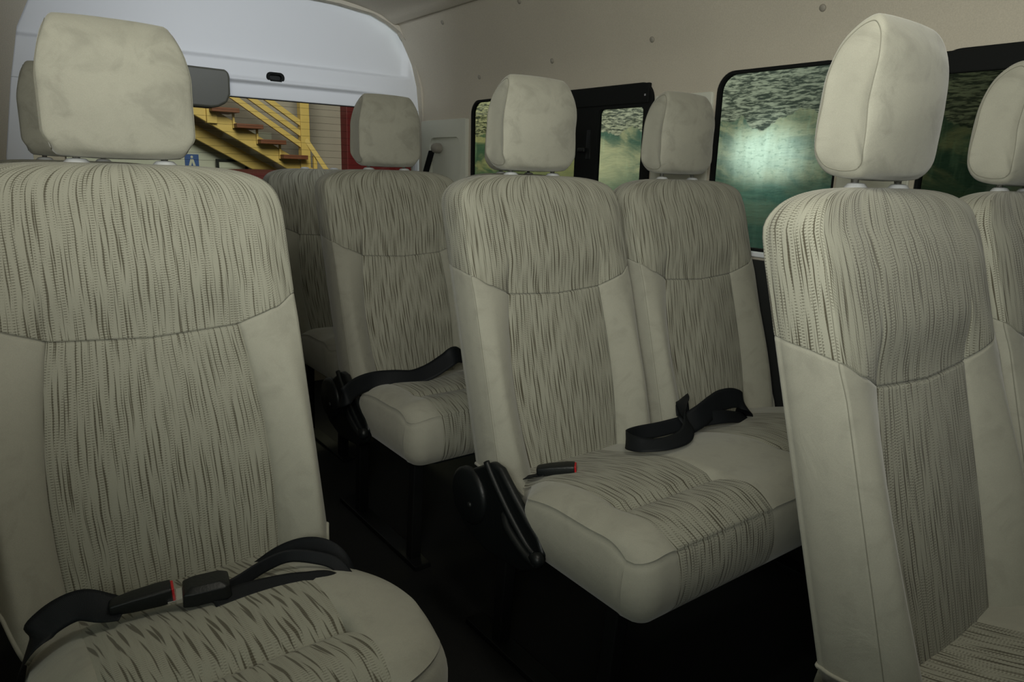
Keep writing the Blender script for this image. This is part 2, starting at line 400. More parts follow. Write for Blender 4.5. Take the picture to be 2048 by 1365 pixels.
    # uv: arc length across at mid height row of each part, v along
    UV = []
    refl, refu = full[nlow//2], full[nlow+8]
    def arcs(r):
        u = [0]
        for j in range(1, len(r)): u.append(u[-1]+(r[j]-r[j-1]).length)
        c = u[C0]; return [q-c for q in u]
    ul, uu = arcs(refl), arcs(refu)
    vcol = [0.0]*len(full[0]); prev = None
    for i, r in enumerate(full):
        line = []
        for j, p in enumerate(r):
            if i: vcol[j] += (p-full[i-1][j]).length
            line.append(((ul if i <= nlow else uu)[j]+(3.7 if i > nlow else 0)*0, vcol[j]))
        UV.append(line)
    def dcol(j):      # distance of face column j from centre in half-column units
        return (j-C0) if j >= C0 else (C0-1-j)
    def spanof(j): return cols[dcol(j)][0]
    return full, UV, nlow, spanof
def build_back(parent, aw=0, wv='weave'):
    full, UV, nlow, spanof = make_backrest(aw)
    b = grid_mesh('backrest', full, UV, lambda i, j: i < nlow and spanof(j) >= 1, M['suede'], parent)
    # closing underside
    grid_mesh('center_panel', full, UV, lambda i, j: i < nlow and spanof(j) == 0, M[wv], b)
    grid_mesh('shoulder_panel', full, UV, lambda i, j: i >= nlow, M[wv], b)
    bm = bmesh.new(); bot = full[0]
    ring = [bm.verts.new(p) for p in bot[:-1]]; inn = [bm.verts.new(Vector((p.x*.93, lerp(yb(p.z)-.045, p.y, .80), min(p.z, .47)-.025))) for p in bot[:-1]]; c = bm.verts.new(Vector((0, yb(.47)-.045, .415)))
    for i in range(len(ring)):
        k = (i+1) % len(ring); bm.faces.new((ring[i], ring[k], inn[k], inn[i])); bm.faces.new((inn[i], inn[k], c))
    fin(bm, 'underside', M['suede_plain'], b)
    # stitched seam between side and front
    dup = [j for j in range(len(full[0])) ]
    for s in (1, -1):
        js = [j for j in range(len(full[0])) if abs(abs(full[nlow//2][j].x)-(HW-.005)) < .0022 and s*full[nlow//2][j].x > 0 and yb(full[nlow//2][j].z)-full[nlow//2][j].y > .08]
        if js:
            j = js[len(js)//2]; bm = bmesh.new(); tube(bm, [full[i][j]+Vector((s*.0003, -.0003, 0)) for i in range(0, nlow+1)], .0005, 6); fin(bm, 'side_seam', M['thread'], b)
            bm = bmesh.new(); tube(bm, [full[i][j]+Vector((s*.0002, -.0002, 0)) for i in range(nlow+2, len(full)-8)], .0005, 6); fin(bm, 'side_seam', M['thread'], b)
    for s in (1, -1):
        edge = [p for p in full[0] if s*p.x > HW-.05]
        bm = bmesh.new(); tube(bm, [p+Vector((s*.001, 0, -.001)) for p in edge[1:-1]], .0028, 8); fin(bm, 'hem', M['suede_plain'], b)
    return b
def build_headrest(parent):
    prof = [(-.018, 1.053), (-.025, 1.066), (-.028, 1.10), (-.029, 1.15), (-.028, 1.195), (-.022, 1.225), (-.012, 1.241), (-.002, 1.245), (.014, 1.238), (.030, 1.221), (.041, 1.194), (.048, 1.155), (.050, 1.11), (.046, 1.075), (.034, 1.056), (.012, 1.049), (-.008, 1.049), (-.018, 1.053)]
    n = 6; P = [Vector((0, a, b)) for a, b in prof]; loop = []
    for i in range(len(P)-1):
        a, b, c, d = P[i-1 if i else -2], P[i], P[i+1], P[i+2 if i+2 < len(P) else 1]
        for k in range(n):
            t = k/n; loop.append(.5*((2*b)+(c-a)*t+(2*a-5*b+4*c-d)*t*t+(3*b-a-3*c+d)*t**3))
    cen = Vector((0, .002, 1.145)); NP = len(loop)
    for q in loop: q.z += .006
    def hw(p):
        h = .0945-.011*sm(1.17, 1.245, p.z)-.003*sm(-.02, .055, p.y)-.010*sm(1.085, 1.055, p.z)
        h -= .008*max(0, (p.z-1.212)/.038)**2
        return h
    bm = bmesh.new(); rows = []
    xs = [0, .15, .3, .45, .6, .72, .82, .90, .95, .985, 1.0]
    full = [-x for x in xs[:0:-1]]+xs
    for x in full:
        ring = []
        for p in loop:
            ax = abs(x); k_ = sm(1.052, 1.085, p.z)*sm(1.25, 1.19, p.z)*sm(.01, -.03, p.y); crown = (.003+.017*k_)*(1-ax**2.5) - (.003+.004*(1-k_))*max(0, (ax-.88)/.12)**2.2 - (.0012 if ax == 1 else 0)
            d = (p-cen); d.normalize()
            q = p+d*(crown-.003); ring.append(Vector((x*hw(p), q.y, q.z)))
        rows.append(ring)
    # side domes
    def dome(sgn, edge):
        out = []
        for k, bul in ((.975, .0022), (.93, .0048), (.85, .0078), (.72, .0105), (.55, .0125), (.35, .0135), (.15, .0138)):
            ring = []
            for p, e in zip(loop, edge):
                c = Vector((0, cen.y+.003, cen.z)); q = c+(Vector((0, e.y, e.z))-c)*k
                ring.append(Vector((sgn*(lerp(.084, hw(p), k**4)+bul*.45), q.y, q.z)))
            out.append(ring)
        return out
    rows = dome(-1, rows[0])[::-1]+rows+dome(1, rows[-1])
    V = [[bm.verts.new(p) for p in r] for r in rows]
    for i in range(len(V)-1):
        for k in range(NP): bm.faces.new((V[i][k], V[i][(k+1) % NP], V[i+1][(k+1) % NP], V[i+1][k]))
    bm.faces.new(V[0]); bm.faces.new(V[-1])
    h = fin(bm, 'headrest', M['suede_head'], parent)
    # stitched seams as thin cord just under the fold
    for s in (0, 1):
        e = rows[7] if s == 0 else rows[-8]
        bm = bmesh.new(); pts = [p*1.0 for p in e]+[e[0]]
        pts = [p+Vector(((-.0006 if s == 0 else .0006), 0, 0)) for p in pts]
        tube(bm, pts, .0006, 6); fin(bm, 'seam', M['thread'], h)
    for s in (-1, 1):
        bm = bmesh.new(); tube(bm, [(s*.056, .002, 1.020), (s*.056, .002, 1.062)], .0048, 14); fin(bm, 'headrest_post', M['chrome'], h)
    return h
def build_guides(parent):
    for s in (-1, 1):
        bm = bmesh.new(); lathe(bm, [(.006, 1.030), (.017, 1.032), (.0175, 1.040), (.0165, 1.047), (.012, 1.0515), (.006, 1.0525)], (s*.056, .0, 0), n=28, sy=.8)
        if s > 0: box(bm, s*.056+.006, s*.056+.021, -.008, .008, 1.034, 1.0465)
        fin(bm, 'headrest_guide', M['collar'], parent, bevel=.0008)
def build_cushion(parent, xl, xr, inserts, wv, rnd=.0, yfront=-.60, ztop=.535):
    """inserts: list of (left, right) x ranges. front corners rounded; crease across every insert"""
    corner = .035+rnd*.10; zb_ = .404
    brk = [xl]
    for a, b in inserts: brk += [a, b]
    brk.append(xr)
    cols = []
    for s in range(len(brk)-1):
        n = 22 if s % 2 else (10 if s in (0, len(brk)-2) else 16)
        cols += [(s, t) for t in spread(n)]
    cols.append((len(brk)-2, 1.0))
    def colx(s, t, f):
        bb = list(brk)
        for k in range(1, len(bb)-1):
            c = -.004*math.sin(math.pi*min(f/.78, 1)) if f < .78 else -.007*math.sin(math.pi*(f-.78)/.22*.9)
            bb[k] += c if k % 2 else -c
        bl = bb[0]+.075*(1-sm(.26, .50, f))
        if rnd: bl = bb[0]+rnd*.03*(1-f)**1.5; bb[-1] -= rnd*.05*(1-f)**1.6
        bb[0] = bl
        return lerp(bb[s], bb[s+1], t)
    yback = -.10
    def yf(x):
        d = 0
        for e, s_ in ((xl, 1), (xr, -1)):
            q = (x-e)*s_
            if q < corner: 
                k = 1-max(q, 0)/corner; d += corner*(1-math.sqrt(max(0, 1-k*k)))
        return yfront+d
    F = [i/58 for i in range(0, 50)]+[49/58+(9/58)*(i/14) for i in range(1, 15)]
    def top(x, y, f, e):   # e = distance from nearest side edge
        z = ztop-.062*sm(-.42, -.12, y)
        # crown at the front
        fr = (y-yf(x))
        z -= .018*max(0, 1-fr/.065)**2.2
        z -= (.016+.02*rnd)*max(0, 1-e/(.055+.05*rnd))**2.2
        z += .006*math.exp(-((y+.545)/.035)**2)
        ins = 0
        for a, b in inserts:
            if a-.004 <= x <= b+.004:
                ins = 1; z -= .011*math.exp(-((y+.478)/.010)**2)+.004*math.exp(-((y+.478)/.035)**2)
                q = min(abs(x-a), abs(x-b)); z -= .003*sm(0, .03, q)*0
            z -= .0030*math.exp(-((x-a)/.0045)**2)+.0030*math.exp(-((x-b)/.0045)**2)
        return z
    P = []
    for f in F:
        r = []
        for s, t in cols:
            x = colx(s, t, f); y = lerp(yback, yf(x), f)
            e = min(x-colx(0, 0, f), colx(len(brk)-2, 1, f)-x)
            r.append(Vector((x, y, top(x, y, f, e))))
        P.append(r)
    # front band rows appended below the front edge (full width), side bands separately
    nt_ = len(P)-1
    edge = P[-1]
    HB = [.03, .08, .16, .28, .42, .56, .70, .82, .92, 1.0]
    def bulge(h): return .010*math.sin(math.pi*min(1, h*1.05))-.010*max(0, (h-.8)/.2)**2
    for h in HB:
        r = []
        for p in edge:
            nx = 0; 
            dl, dr = max(0, 1-(p.x-xl)/corner), max(0, 1-(xr-p.x)/corner)
            n = Vector((-dl+dr, -1+.7*max(dl, dr)**2, 0)); n.normalize()
            o = -.0015 if h == .03 else bulge(h)
            r.append(Vector((p.x, p.y, lerp(p.z, zb_, h)))+n*o)
        P.append(r)
    vcol = [0]*len(cols); UV = []
    for i, r in enumerate(P):
        l = []
        for j, p in enumerate(r):
            if i: vcol[j] += (p-P[i-1][j]).length
            l.append((lerp(brk[cols[j][0]], brk[cols[j][0]+1], cols[j][1]), vcol[j]))
        UV.append(l)
    isin = lambda j: cols[j][0] % 2 == 1
    c = grid_mesh('cushion', P, UV, lambda i, j: not isin(j) and i < nt_, M['suede'], parent)
    for k in range(len(inserts)+1): grid_mesh('front_border', P, UV, lambda i, j: cols[j][0] == 2*k and i >= nt_, M['suede_plain'], c)
    for k in range(len(inserts)):
        grid_mesh('seat_panel', P, UV, lambda i, j: cols[j][0] == 2*k+1, M[wv], c)
    for sg, col in ((-1, 0), (1, -1)):
        S = []; e = [P[i][col] for i in range(nt_+1)]
        for h in [0]+HB:
            r = []
            for i, p in enumerate(e):
                a = i/(len(e)-1); k = sm(1.0, .93, a)
                n = Vector((sg, -1*(1-k)*.8, 0)).normalized()
                o = 0 if h == 0 else (-.0015 if h == .03 else bulge(h))
                if i == len(e)-1: n = Vector((sg, -.3, 0)).normalized()
                r.append(Vector((p.x, p.y, lerp(p.z, zb_+.02*math.exp(-((p.y+.36)/.05)**2)*0, h)))+n*o)
            if h: r[-1] = P[nt_+1+HB.index(h)][col].copy()
            S.append(r)
        grid_mesh('side_border', S, [[(p.y, p.z) for p in r] for r in S], lambda i, j: True, M['suede_plain'], c)
    # underside pan
    bm = bmesh.new(); ring = [(xl+.012, -.12), (xl+.006, -.57), (xl+.04, yfront+.004), (xr-.04, yfront+.004), (xr-.006, -.57), (xr-.012, -.12)]
    if rnd: ring = [(xl+.05, -.12), (xl+.012, -.45), (xl+.05, yfront+.03), (xr-.05, yfront+.03), (xr-.02, -.45), (xr-.09, -.12)]
    prism(bm, [(lerp((xl+xr)/2, a, .93), lerp(-.35, b, .93)) for a, b in ring], 'z', .394, .414); fin(bm, 'seat_pan', M['black'], parent, smooth=False)
    return c
FLOOR = .10
def build_frame(parent, xl, xr):
    for x in (xl+.06, xr-.06):
        for y0, y1 in ((-.50, -.40), (-.20, -.12)):
            bm = bmesh.new(); beam(bm, (x, y0, .396), (x, y0+.02, FLOOR+.012), .028, .028, (0, 1, 0)); fin(bm, 'leg', M['metal_dark'], parent, False, .003)
        bm = bmesh.new(); box(bm, x-.022, x+.022, -.53, -.08, FLOOR, FLOOR+.014); fin(bm, 'foot_rail', M['metal_dark'], parent, False, .002)
    bm = bmesh.new()
    for y in (-.48, -.16): box(bm, xl+.04, xr-.04, y-.012, y+.012, .368, .395)
    fin(bm, 'cross_bar', M['metal_dark'], parent, False, .002)
def build_recliner(parent, x, sg, lever=True):
    """black hinge cover at the outer side of a bench; sg=-1 for the aisle side on the left"""
    out = [(-.165, .508), (-.125, .492), (-.105, .455), (-.11, .415), (-.15, .385), (-.22, .365), (-.33, .375), (-.375, .40), (-.392, .437), (-.375, .462), (-.345, .480), (-.305, .510), (-.262, .545), (-.235, .548), (-.20, .528)]
    out = [(a, b-.006) for a, b in out]
    bm = bmesh.new(); prism(bm, out, 'x', x, x+sg*.018); c = fin(bm, 'recliner_cover', M['black'], parent, True, .007, 3)
    # raised rim along the diagonal and the round boss behind it
    bm = bmesh.new(); pts = cr([(x+sg*.020, -.225, .540), (x+sg*.021, -.245, .520), (x+sg*.021, -.290, .478), (x+sg*.020, -.345, .435), (x+sg*.018, -.375, .42)], 6); tube(bm, pts, .006, 10); fin(bm, 'rim', M['black'], c)
    bm = bmesh.new(); lathe(bm, [(.001, 0), (.052, 0), (.056, sg*.004), (.056, sg*.012), (.048, sg*.017), (.001, sg*.018)], (x+sg*.010, -.17, .452), 'x', 32); fin(bm, 'hinge_boss', M['black'], c)
    bm = bmesh.new(); lathe(bm, [(.001, 0), (.006, 0), (.006, sg*.004), (.003, sg*.006), (.001, sg*.006)], (x+sg*.026, -.185, .440), 'x', 16); fin(bm, 'bolt', M['metal_dark'], c)
    bm = bmesh.new(); tube(bm, cr([(x+sg*.020, -.285, .462), (x+sg*.030, -.31, .448), (x+sg*.032, -.36, .425), (x+sg*.030, -.392, .418)], 5), .0075, 12)
    lathe(bm, [(.001, 0), (.012, 0), (.014, sg*.008), (.012, sg*.016), (.001, sg*.018)], (x+sg*.020, -.388, .425), 'x', 18); fin(bm, 'lever', M['black'], c)
    return c
def buckle(parent, loc, rot, s=1.0):
    """belt buckle along +x, red release at its end"""
    R = Euler(rot).to_matrix().to_4x4(); T = Matrix.Translation(loc) @ R @ Matrix.Scale(s, 4)
    bm = bmesh.new(); L = .078; rows = []
    for t, w_, h in ((0, .010, .007), (.06, .0125, .0095), (.35, .0150, .0125), (.8, .0165, .0145), (1.0, .016, .014)):
        x = t*L; r = []
        for k in range(16):
            a = 2*math.pi*k/16; cx, cz = math.cos(a), math.sin(a); e = .45
            r.append(bm.verts.new(T @ Vector((x, w_*abs(cx)**e*(1 if cx >= 0 else -1), h*abs(cz)**e*(1 if cz >= 0 else -1)*(1 if cz > 0 else .8)))))
        rows.append(r)
    for i in range(len(rows)-1):
        for k in range(16): bm.faces.new((rows[i][k], rows[i][(k+1) % 16], rows[i+1][(k+1) % 16], rows[i+1][k]))
    bm.faces.new(rows[0]); bm.faces.new(rows[-1]); b = fin(bm, 'buckle', M['black'], parent, True, .0012)
    bm = bmesh.new(); vs = box(bm, L-.001, L+.0035, -.0125, .0125, -.004, .011)
    for v in vs: v.co = T @ v.co
    r = fin(bm, 'release_button', M['red'], parent, True, .001); r['label'] = 'red release button'
    return b
def tongue(parent, loc, rot):
    T = Matrix.Translation(loc) @ Euler(rot).to_matrix().to_4x4()
    bm = bmesh.new()
    base = [(0, -.019), (.010, -.022), (.050, -.022), (.056, -.017), (.056, .017), (.050, .022), (.010, .022), (0, .019)]
    A = [bm.verts.new(T @ Vector((a, b, -.008))) for a, b in base]; B = [bm.verts.new(T @ Vector((.028+(a-.028)*.94, b*.94, .008))) for a, b in base]; C_ = [bm.verts.new(T @ Vector((.028+(a-.028)*.62, b*.62, .014))) for a, b in base]
    for X, Y in ((A, B), (B, C_)):
        for i in range(8): bm.faces.new((X[i], X[(i+1) % 8], Y[(i+1) % 8], Y[i]))
    bm.faces.new(A); bm.faces.new(C_); fin(bm, 'belt_tongue', M['black'], parent, True, .0015)
    bm = bmesh.new(); vs = box(bm, -.016, .004, -.010, .010, -.003, -.0005)
    for v in vs: v.co = T @ v.co
    vs = box(bm, -.007, .001, -.013, .013, -.004, .002)
    for v in vs: v.co = T @ v.co
    fin(bm, 'latch_plate', M['chrome'], parent, False, .0005)

def copy_into(src_parent, dst_parent, names, dx):
    for ch in list(src_parent.children):
        if ch.name.split('.')[0] in names:
            c = ch.copy(); sc.collection.objects.link(c); c.parent = dst_parent; c.location = (ch.location[0]+dx, ch.location[1], ch.location[2])
            for g_ in ch.children:
                d = g_.copy(); sc.collection.objects.link(d); d.parent = c
def copy_tree(o, parent=None):
    c = o.copy(); sc.collection.objects.link(c); c.parent = parent
    for ch in list(o.children): copy_tree(ch, c)
    return c
W2 = .458
# double seat, origin at the post line of its left place (floor height 0 of the local frame is the world frame)
def make_double():
    r = empty('double_seat')
    build_back(r); build_headrest(r); build_guides(r)
    copy_into(r, r, ('backrest', 'headrest', 'headrest_guide'), W2)
    build_cushion(r, -.243, W2+.20, [(-.172, .066), (W2-.172, W2+.066)], 'weave_seat')
    build_frame(r, -.24, W2+.2); build_recliner(r, -.238, -1)
    return r
proto = make_double()
doubles = {'middle': proto, 'near': copy_tree(proto), 'third': copy_tree(proto)}
for k, (x, y) in dict(middle=(.945, 1.205), near=(.955, .480), third=(.952, 1.889)).items(): doubles[k].location = (x, y, 0)
tag(doubles['middle'], 'central beige double seat with a black belt loop and a loose red-tipped buckle on it', 'seat', 'double seats right of the aisle')
tag(doubles['near'], 'largest beige double seat at the right edge, its plain side panel facing the viewer', 'seat', 'double seats right of the aisle')
tag(doubles['third'], 'shaded beige double seat behind the central one, black belt draped over its cushion corner', 'seat', 'double seats right of the aisle')
def make_single():
    r = empty('single_seat')
    build_back(r, .016, 'weave_near'); build_headrest(r); build_guides(r)
    build_cushion(r, -.200, .232, [(-.128, .118)], 'weave_single', rnd=1.0)
    build_frame(r, -.17, .19)
    return r
ps = make_single(); ps2 = copy_tree(ps)
ps.location = (.173, 1.172, 0); ps2.location = (.185, 1.889, 0)
tag(ps, 'large beige single seat at the left, buckled black belt lying on its cushion', 'seat', 'single seats along the left side')
tag(ps2, 'single seat mostly hidden behind the large left one, only its headrest edge showing', 'seat', 'single seats along the left side')
def fit_heads(root, fits):
    hs = sorted([c for c in root.children if c.name.split('.')[0] == 'headrest'], key=lambda c: c.location.x)
    for h, (s_, t_) in zip(hs, fits):
        h.scale = (1, 1, s_); h.location.z = t_
fit_heads(ps, [(.95, .051)]); fit_heads(doubles['middle'], [(.96, .042), (.98, .025)]); fit_heads(doubles['near'], [(1, .001), (.99, .011)])
# rear bench place in the last row
def make_rear():
    r = empty('rear_seat')
    build_back(r); build_headrest(r); build_guides(r)
    build_cushion(r, -.215, .215, [(-.12, .12)], 'weave_seat'); build_frame(r, -.2, .2)
    return r
pr = make_rear(); pr.location = (1.035, 2.60, -.006)
tag(pr, 'dark shaded last-row seat showing between the large left seat and the row ahead', 'seat')
for ch in list(pr.children):
    if ch.name.startswith('headrest') and not ch.name.startswith('headrest_guide'):
        for g_ in list(ch.children): bpy.data.objects.remove(g_)
        bpy.data.objects.remove(ch)

# ------------------------------------------------------------------ belts (children of the seats, in seat coordinates)
def rel(pts, o): return [tuple(Vector(p)-o.location) for p in pts]
def strap(parent, name, pts, nrm, width=.036): return ribbon(name, rel(pts, parent), nrm, width, M['belt'], parent)
# single seat: left strap, buckle, tongue, double strand to the right and the loop behind
b1 = strap(ps, 'seat_belt', [(-.030, .92, .44), (-.012, .885, .505), (.008, .890, .528), (.040, .888, .540), (.066, .872, .536), (.085, .862, .532)],
           [(.3, .9, .2), (.3, .8, .5), (.0, .7, .7), (0, .7, .7), (-.1, .9, .5), (-.3, .9, .2)])
b2 = strap(ps, 'seat_belt', [(.175, .836, .530), (.212, .850, .530), (.250, .868, .531), (.285, .872, .533), (.315, .852, .531), (.337, .830, .524), (.352, .805, .50)],
           [(-.2, .5, .8), (-.2, .4, .9), (-.2, .35, 1), (0, .35, 1), (.3, .4, .9), (.5, .5, .7), (.5, .6, .4)], .017)
b3 = strap(ps, 'seat_belt', [(.175, .822, .531), (.216, .828, .530), (.253, .824, .529), (.287, .812, .529), (.322, .802, .524), (.350, .80, .490)],
           [(-.3, .9, .35), (-.3, .9, .35), (-.2, .9, .35), (-.1, .9, .35), (.2, .9, .2), (.4, .8, 0)], .022)
b4 = strap(ps, 'seat_belt', [(.262, .955, .468), (.295, .930, .500), (.322, .905, .516), (.343, .880, .516), (.354, .855, .500), (.360, .830, .465)],
           [(0, .5, 1), (.1, .4, 1), (.2, .4, 1), (.4, .3, .9), (.7, .4, .5), (.8, .5, .2)], .034)
buckle(b1, Vector((.070, .868, .536))-ps.location, (0, -.04, -.12), .86)
tongue(b1, Vector((.146, .850, .537))-ps.location, (0, -.03, -.18))
# middle bench
mb = doubles['middle']
c1 = strap(mb, 'seat_belt', [(.770, 1.035, .455), (.778, 1.0, .476), (.786, .965, .494), (.795, .940, .506)], [(.9, .2, .1), (.9, .2, .1), (.95, .2, .1), (.95, .25, .1)], .020)
buckle(c1, Vector((.788, .958, .507))-mb.location, (0, -.12, -.78), .92)
c2 = strap(mb, 'seat_belt', [(1.40, .93, .505), (1.30, .915, .532), (1.24, .925, .535), (1.18, .945, .528), (1.12, .955, .524), (1.06, .962, .524), (1.01, .945, .530), (.985, .910, .538), (.990, .875, .543), (1.03, .855, .545), (1.09, .862, .545), (1.135, .89, .552), (1.165, .93, .568), (1.20, .965, .578), (1.225, .985, .560), (1.22, .975, .53)],
           [(0, .8, .6), (0, .7, .7), (0, .6, .8), (0, .5, .9), (0, .5, .9), (.1, .4, .9), (.3, .4, .9), (.5, .4, .7), (.3, .8, .5), (0, .9, .45), (-.2, .8, .6), (-.3, .5, .6), (.4, .3, .5), (.7, .2, .2), (.8, -.2, .3), (.8, -.2, .2)], .032)
c3 = strap(mb, 'seat_belt', [(1.17, .930, .530), (1.215, .925, .545), (1.27, .935, .556), (1.32, .945, .560), (1.37, .945, .555), (1.40, .94, .535), (1.43, .96, .49)], [(0, .7, .7), (.1, .5, .8), (.1, .5, .8), (0, .5, .8), (0, .5, .8), (-.2, .5, .8), (-.4, .5, .6)], .048)
# third row
tb = doubles['third']
strap(tb, 'seat_belt', [(.690, 1.60, .46), (.655, 1.56, .495), (.650, 1.52, .520), (.690, 1.535, .535), (.74, 1.55, .538), (.79, 1.545, .538), (.83, 1.52, .540), (.87, 1.50, .555), (.91, 1.49, .578), (.94, 1.49, .592), (.98, 1.51, .575), (1.03, 1.53, .54)],
      [(.3, .2, .9), (.5, .1, .9), (.1, .2, .9), (0, .3, 1), (0, .4, .9), (0, .6, .7), (.1, .7, .6), (.2, .6, .8), (.3, .5, .8), (.1, .5, .8), (0, .6, .7), (0, .7, .5)], .044)
# side cover by the large single seat's right foot
bm = bmesh.new(); prism(bm, [(-.075, .500), (-.15, .515), (-.19, .48), (-.24, .43), (-.25, .37), (-.12, .36), (-.05, .42)], 'x', .196, .212); rc = fin(bm, 'recliner_cover', M['black'], ps, True, .006, 3)
bm = bmesh.new(); tube(bm, cr([(.214, -.145, .50), (.214, -.165, .46), (.214, -.18, .42)], 5), .0025, 8); fin(bm, 'rim', M['chrome'], rc)

# ------------------------------------------------------------------ body shell
XR, XL = 1.700, -.13
def rrect(a0, a1, b0, b1, r, n=8):
    out = []
    for cx, cy, t0 in ((a1-r, b1-r, 0), (a0+r, b1-r, 90), (a0+r, b0+r, 180), (a1-r, b0+r, 270)):
        for k in range(n+1):
            t = math.radians(t0+90*k/n); out.append((cx+r*math.cos(t), cy+r*math.sin(t)))
    return out
def holed(bm, outer, holes, f0, f1):
    """plate with holes, between the two mapped surfaces f0 and f1 (functions of 2d point)"""
    loops = [outer]+holes; fr = []; bk = []
    for L in loops:
        fr.append([bm.verts.new(f0(p)) for p in L])
    edges = []
    for L in fr:
        for i in range(len(L)): edges.append(bm.edges.new((L[i], L[(i+1) % len(L)])))
    res = bmesh.ops.triangle_fill(bm, edges=edges, use_beauty=True, use_dissolve=False)
    ff = [g_ for g_ in res['geom'] if isinstance(g_, bmesh.types.BMFace)]
    idx = {}
    for L, S in zip(fr, loops):
        for v, p in zip(L, S): idx[v] = bm.verts.new(f1(p))
    for f in ff: bm.faces.new([idx[v] for v in f.verts][::-1])
    for L in fr:
        for i in range(len(L)):
            a, b = L[i], L[(i+1) % len(L)]; bm.faces.new((a, b, idx[b], idx[a]))
def dens(L, st=.08):
    out = []
    for i in range(len(L)):
        a, b = Vector(L[i]), Vector(L[(i+1) % len(L)]); n = max(1, int((b-a).length/st))
        for k in range(n): out.append(tuple(a.lerp(b, k/n)))
    return out
wx = lambda z: XR+.03*max(0, (1.0-z))            # wall leans slightly
outer = dens([(-1.2, FLOOR), (3.0, FLOOR), (3.0, 1.351), (-1.2, 1.351)], .15)
WIN = [(-.60, .775, .86, 1.335), (.965, 1.345, .86, 1.340), (1.575, 2.60, .86, 1.335)]
holes = [dens(rrect(a, b, c, d, .055), .15) for a, b, c, d in WIN]
bm = bmesh.new(); holed(bm, outer, holes, lambda p: (wx(p[1]), p[0], p[1]), lambda p: (wx(p[1])+.018, p[0], p[1]))
tag(fin(bm, 'wall_right', M['headliner'], None, False), kind='structure')
for i, (a, b, c, d) in enumerate(WIN):
    fr = bmesh.new(); e = .008
    holed(fr, rrect(a-.002, b+.002, c-.002, d+.002, .056), [rrect(a+e, b-e, c+e, d-e, .046)], lambda p: (wx(p[1])+.002, p[0], p[1]), lambda p: (wx(p[1])+.019, p[0], p[1]))
    wo = tag(fin(fr, 'window_%d' % (i+1), M['black_trim'], None, False), kind='structure')
    gb = bmesh.new(); prism(gb, rrect((a if i != 2 else 1.90)+e-.002, b-e+.002, c+e-.002, d-e+.002, .046), 'x', 0, .004)
    for v in gb.verts: v.co.x += wx(v.co.z)+.012
    fin(gb, 'pane', M['tint'] if i == 1 else M['tint_dark'], wo, False)
    if i == 2:   # sliding sash frame with black divider and catch
        s = bmesh.new(); x0 = wx(1.1)+.004
        holed(s, rrect(1.578, 1.925, .862, 1.333, .05), [rrect(1.612, 1.815, .90, 1.262, .015)], lambda p: (wx(p[1])-.008, p[0], p[1]), lambda p: (wx(p[1])+.010, p[0], p[1]))
        fin(s, 'sash_frame', M['black_trim'], wo, False, .003)
        s = bmesh.new(); prism(s, rrect(1.608, 1.819, .896, 1.266, .015), 'x', 0, .004)
        for v in s.verts: v.co.x += wx(v.co.z)+.001
        fin(s, 'sliding_pane', M['tint'], wo, False)
        s = bmesh.new(); box(s, x0-.018, x0-.004, 1.59, 1.95, 1.272, 1.331); fin(s, 'top_rail', M['black_trim'], wo, False, .003)
        s = bmesh.new(); box(s, x0-.012, x0+.006, 1.845, 1.868, 1.10, 1.20); box(s, x0-.022, x0-.008, 1.865, 1.90, 1.125, 1.140); fin(s, 'catch', M['black'], wo, True, .003)
        s = bmesh.new(); box(s, x0-.021, x0-.016, 1.598, 1.604, 1.292, 1.298); fin(s, 'screw', M['chrome'], wo, False)
    if i == 0:
        s = bmesh.new(); box(s, wx(1.3)-.006, wx(1.3)+.010, -.59, .765, 1.285, 1.331); fin(s, 'top_rail', M['black_trim'], wo, False, .003)
    if i == 1:
        s = bmesh.new(); box(s, wx(.86)-.012, wx(.86)+.03, .98, 1.33, .846, .860); fin(s, 'sill', M['white'], wo, False, .003)
# pillar covers of light plastic
for n_, (a, b, z0, z1) in enumerate(((1.352, 1.567, .80, 1.290), (.785, .957, .80, 1.290), (2.612, 2.985, .60, 1.266))):
    bm = bmesh.new()
    if n_ == 2:
        holed(bm, rrect(a, b, z0, z1, .006, 2), [rrect(2.655, 2.91, .98, 1.190, .035)], lambda p: (wx(p[1])-.018, p[0], p[1]), lambda p: (wx(p[1])+.004, p[0], p[1]))
    else: 
        prism(bm, rrect(a, b, z0, z1, .006, 2), 'x', -.008, .004)
        for v in bm.verts: v.co.x += wx(v.co.z)
    tag(fin(bm, 'trim_%d' % (n_+1), M['pillar'], None, False, .003), kind='structure')
bm = bmesh.new(); prism(bm, rrect(2.650, 2.915, .98, 1.190, .035), 'x', 0, .004)
for v in bm.verts: v.co.x += wx(v.co.z)-.0025
tag(fin(bm, 'trim_4', M['pillar'], None, False), kind='structure')
# lower side panel, dark
bm = bmesh.new(); prism(bm, rrect(-1.2, 2.99, FLOOR+.002, .838, .01, 2), 'x', -.012, .0)
for v in bm.verts: v.co.x += wx(v.co.z)
tag(fin(bm, 'trim_5', simple('dark_side_panel', (.02, .022, .022), .6), None, False), kind='structure')
# belt hanger on the rear pillar
bh = empty('belt_anchor', (wx(1.15)-.018, 2.835, 1.145)); tag(bh, 'grey belt hanger with a short black strap on the rear side pillar', 'belt anchor')
bm = bmesh.new(); lathe(bm, [(.001, -.030), (.012, -.030), (.022, -.024), (.026, -.010), (.026, .008), (.001, .008)], (0, 0, 0), 'x', 24, 1, .85); fin(bm, 'hanger_cap', M['button'], bh, True, .002)
bm = bmesh.new(); beam(bm, (-.026, .010, -.012), (-.022, .075, -.115), .006, .030, (1, 0, 0)); fin(bm, 'strap', M['belt'], bh, False, .002)
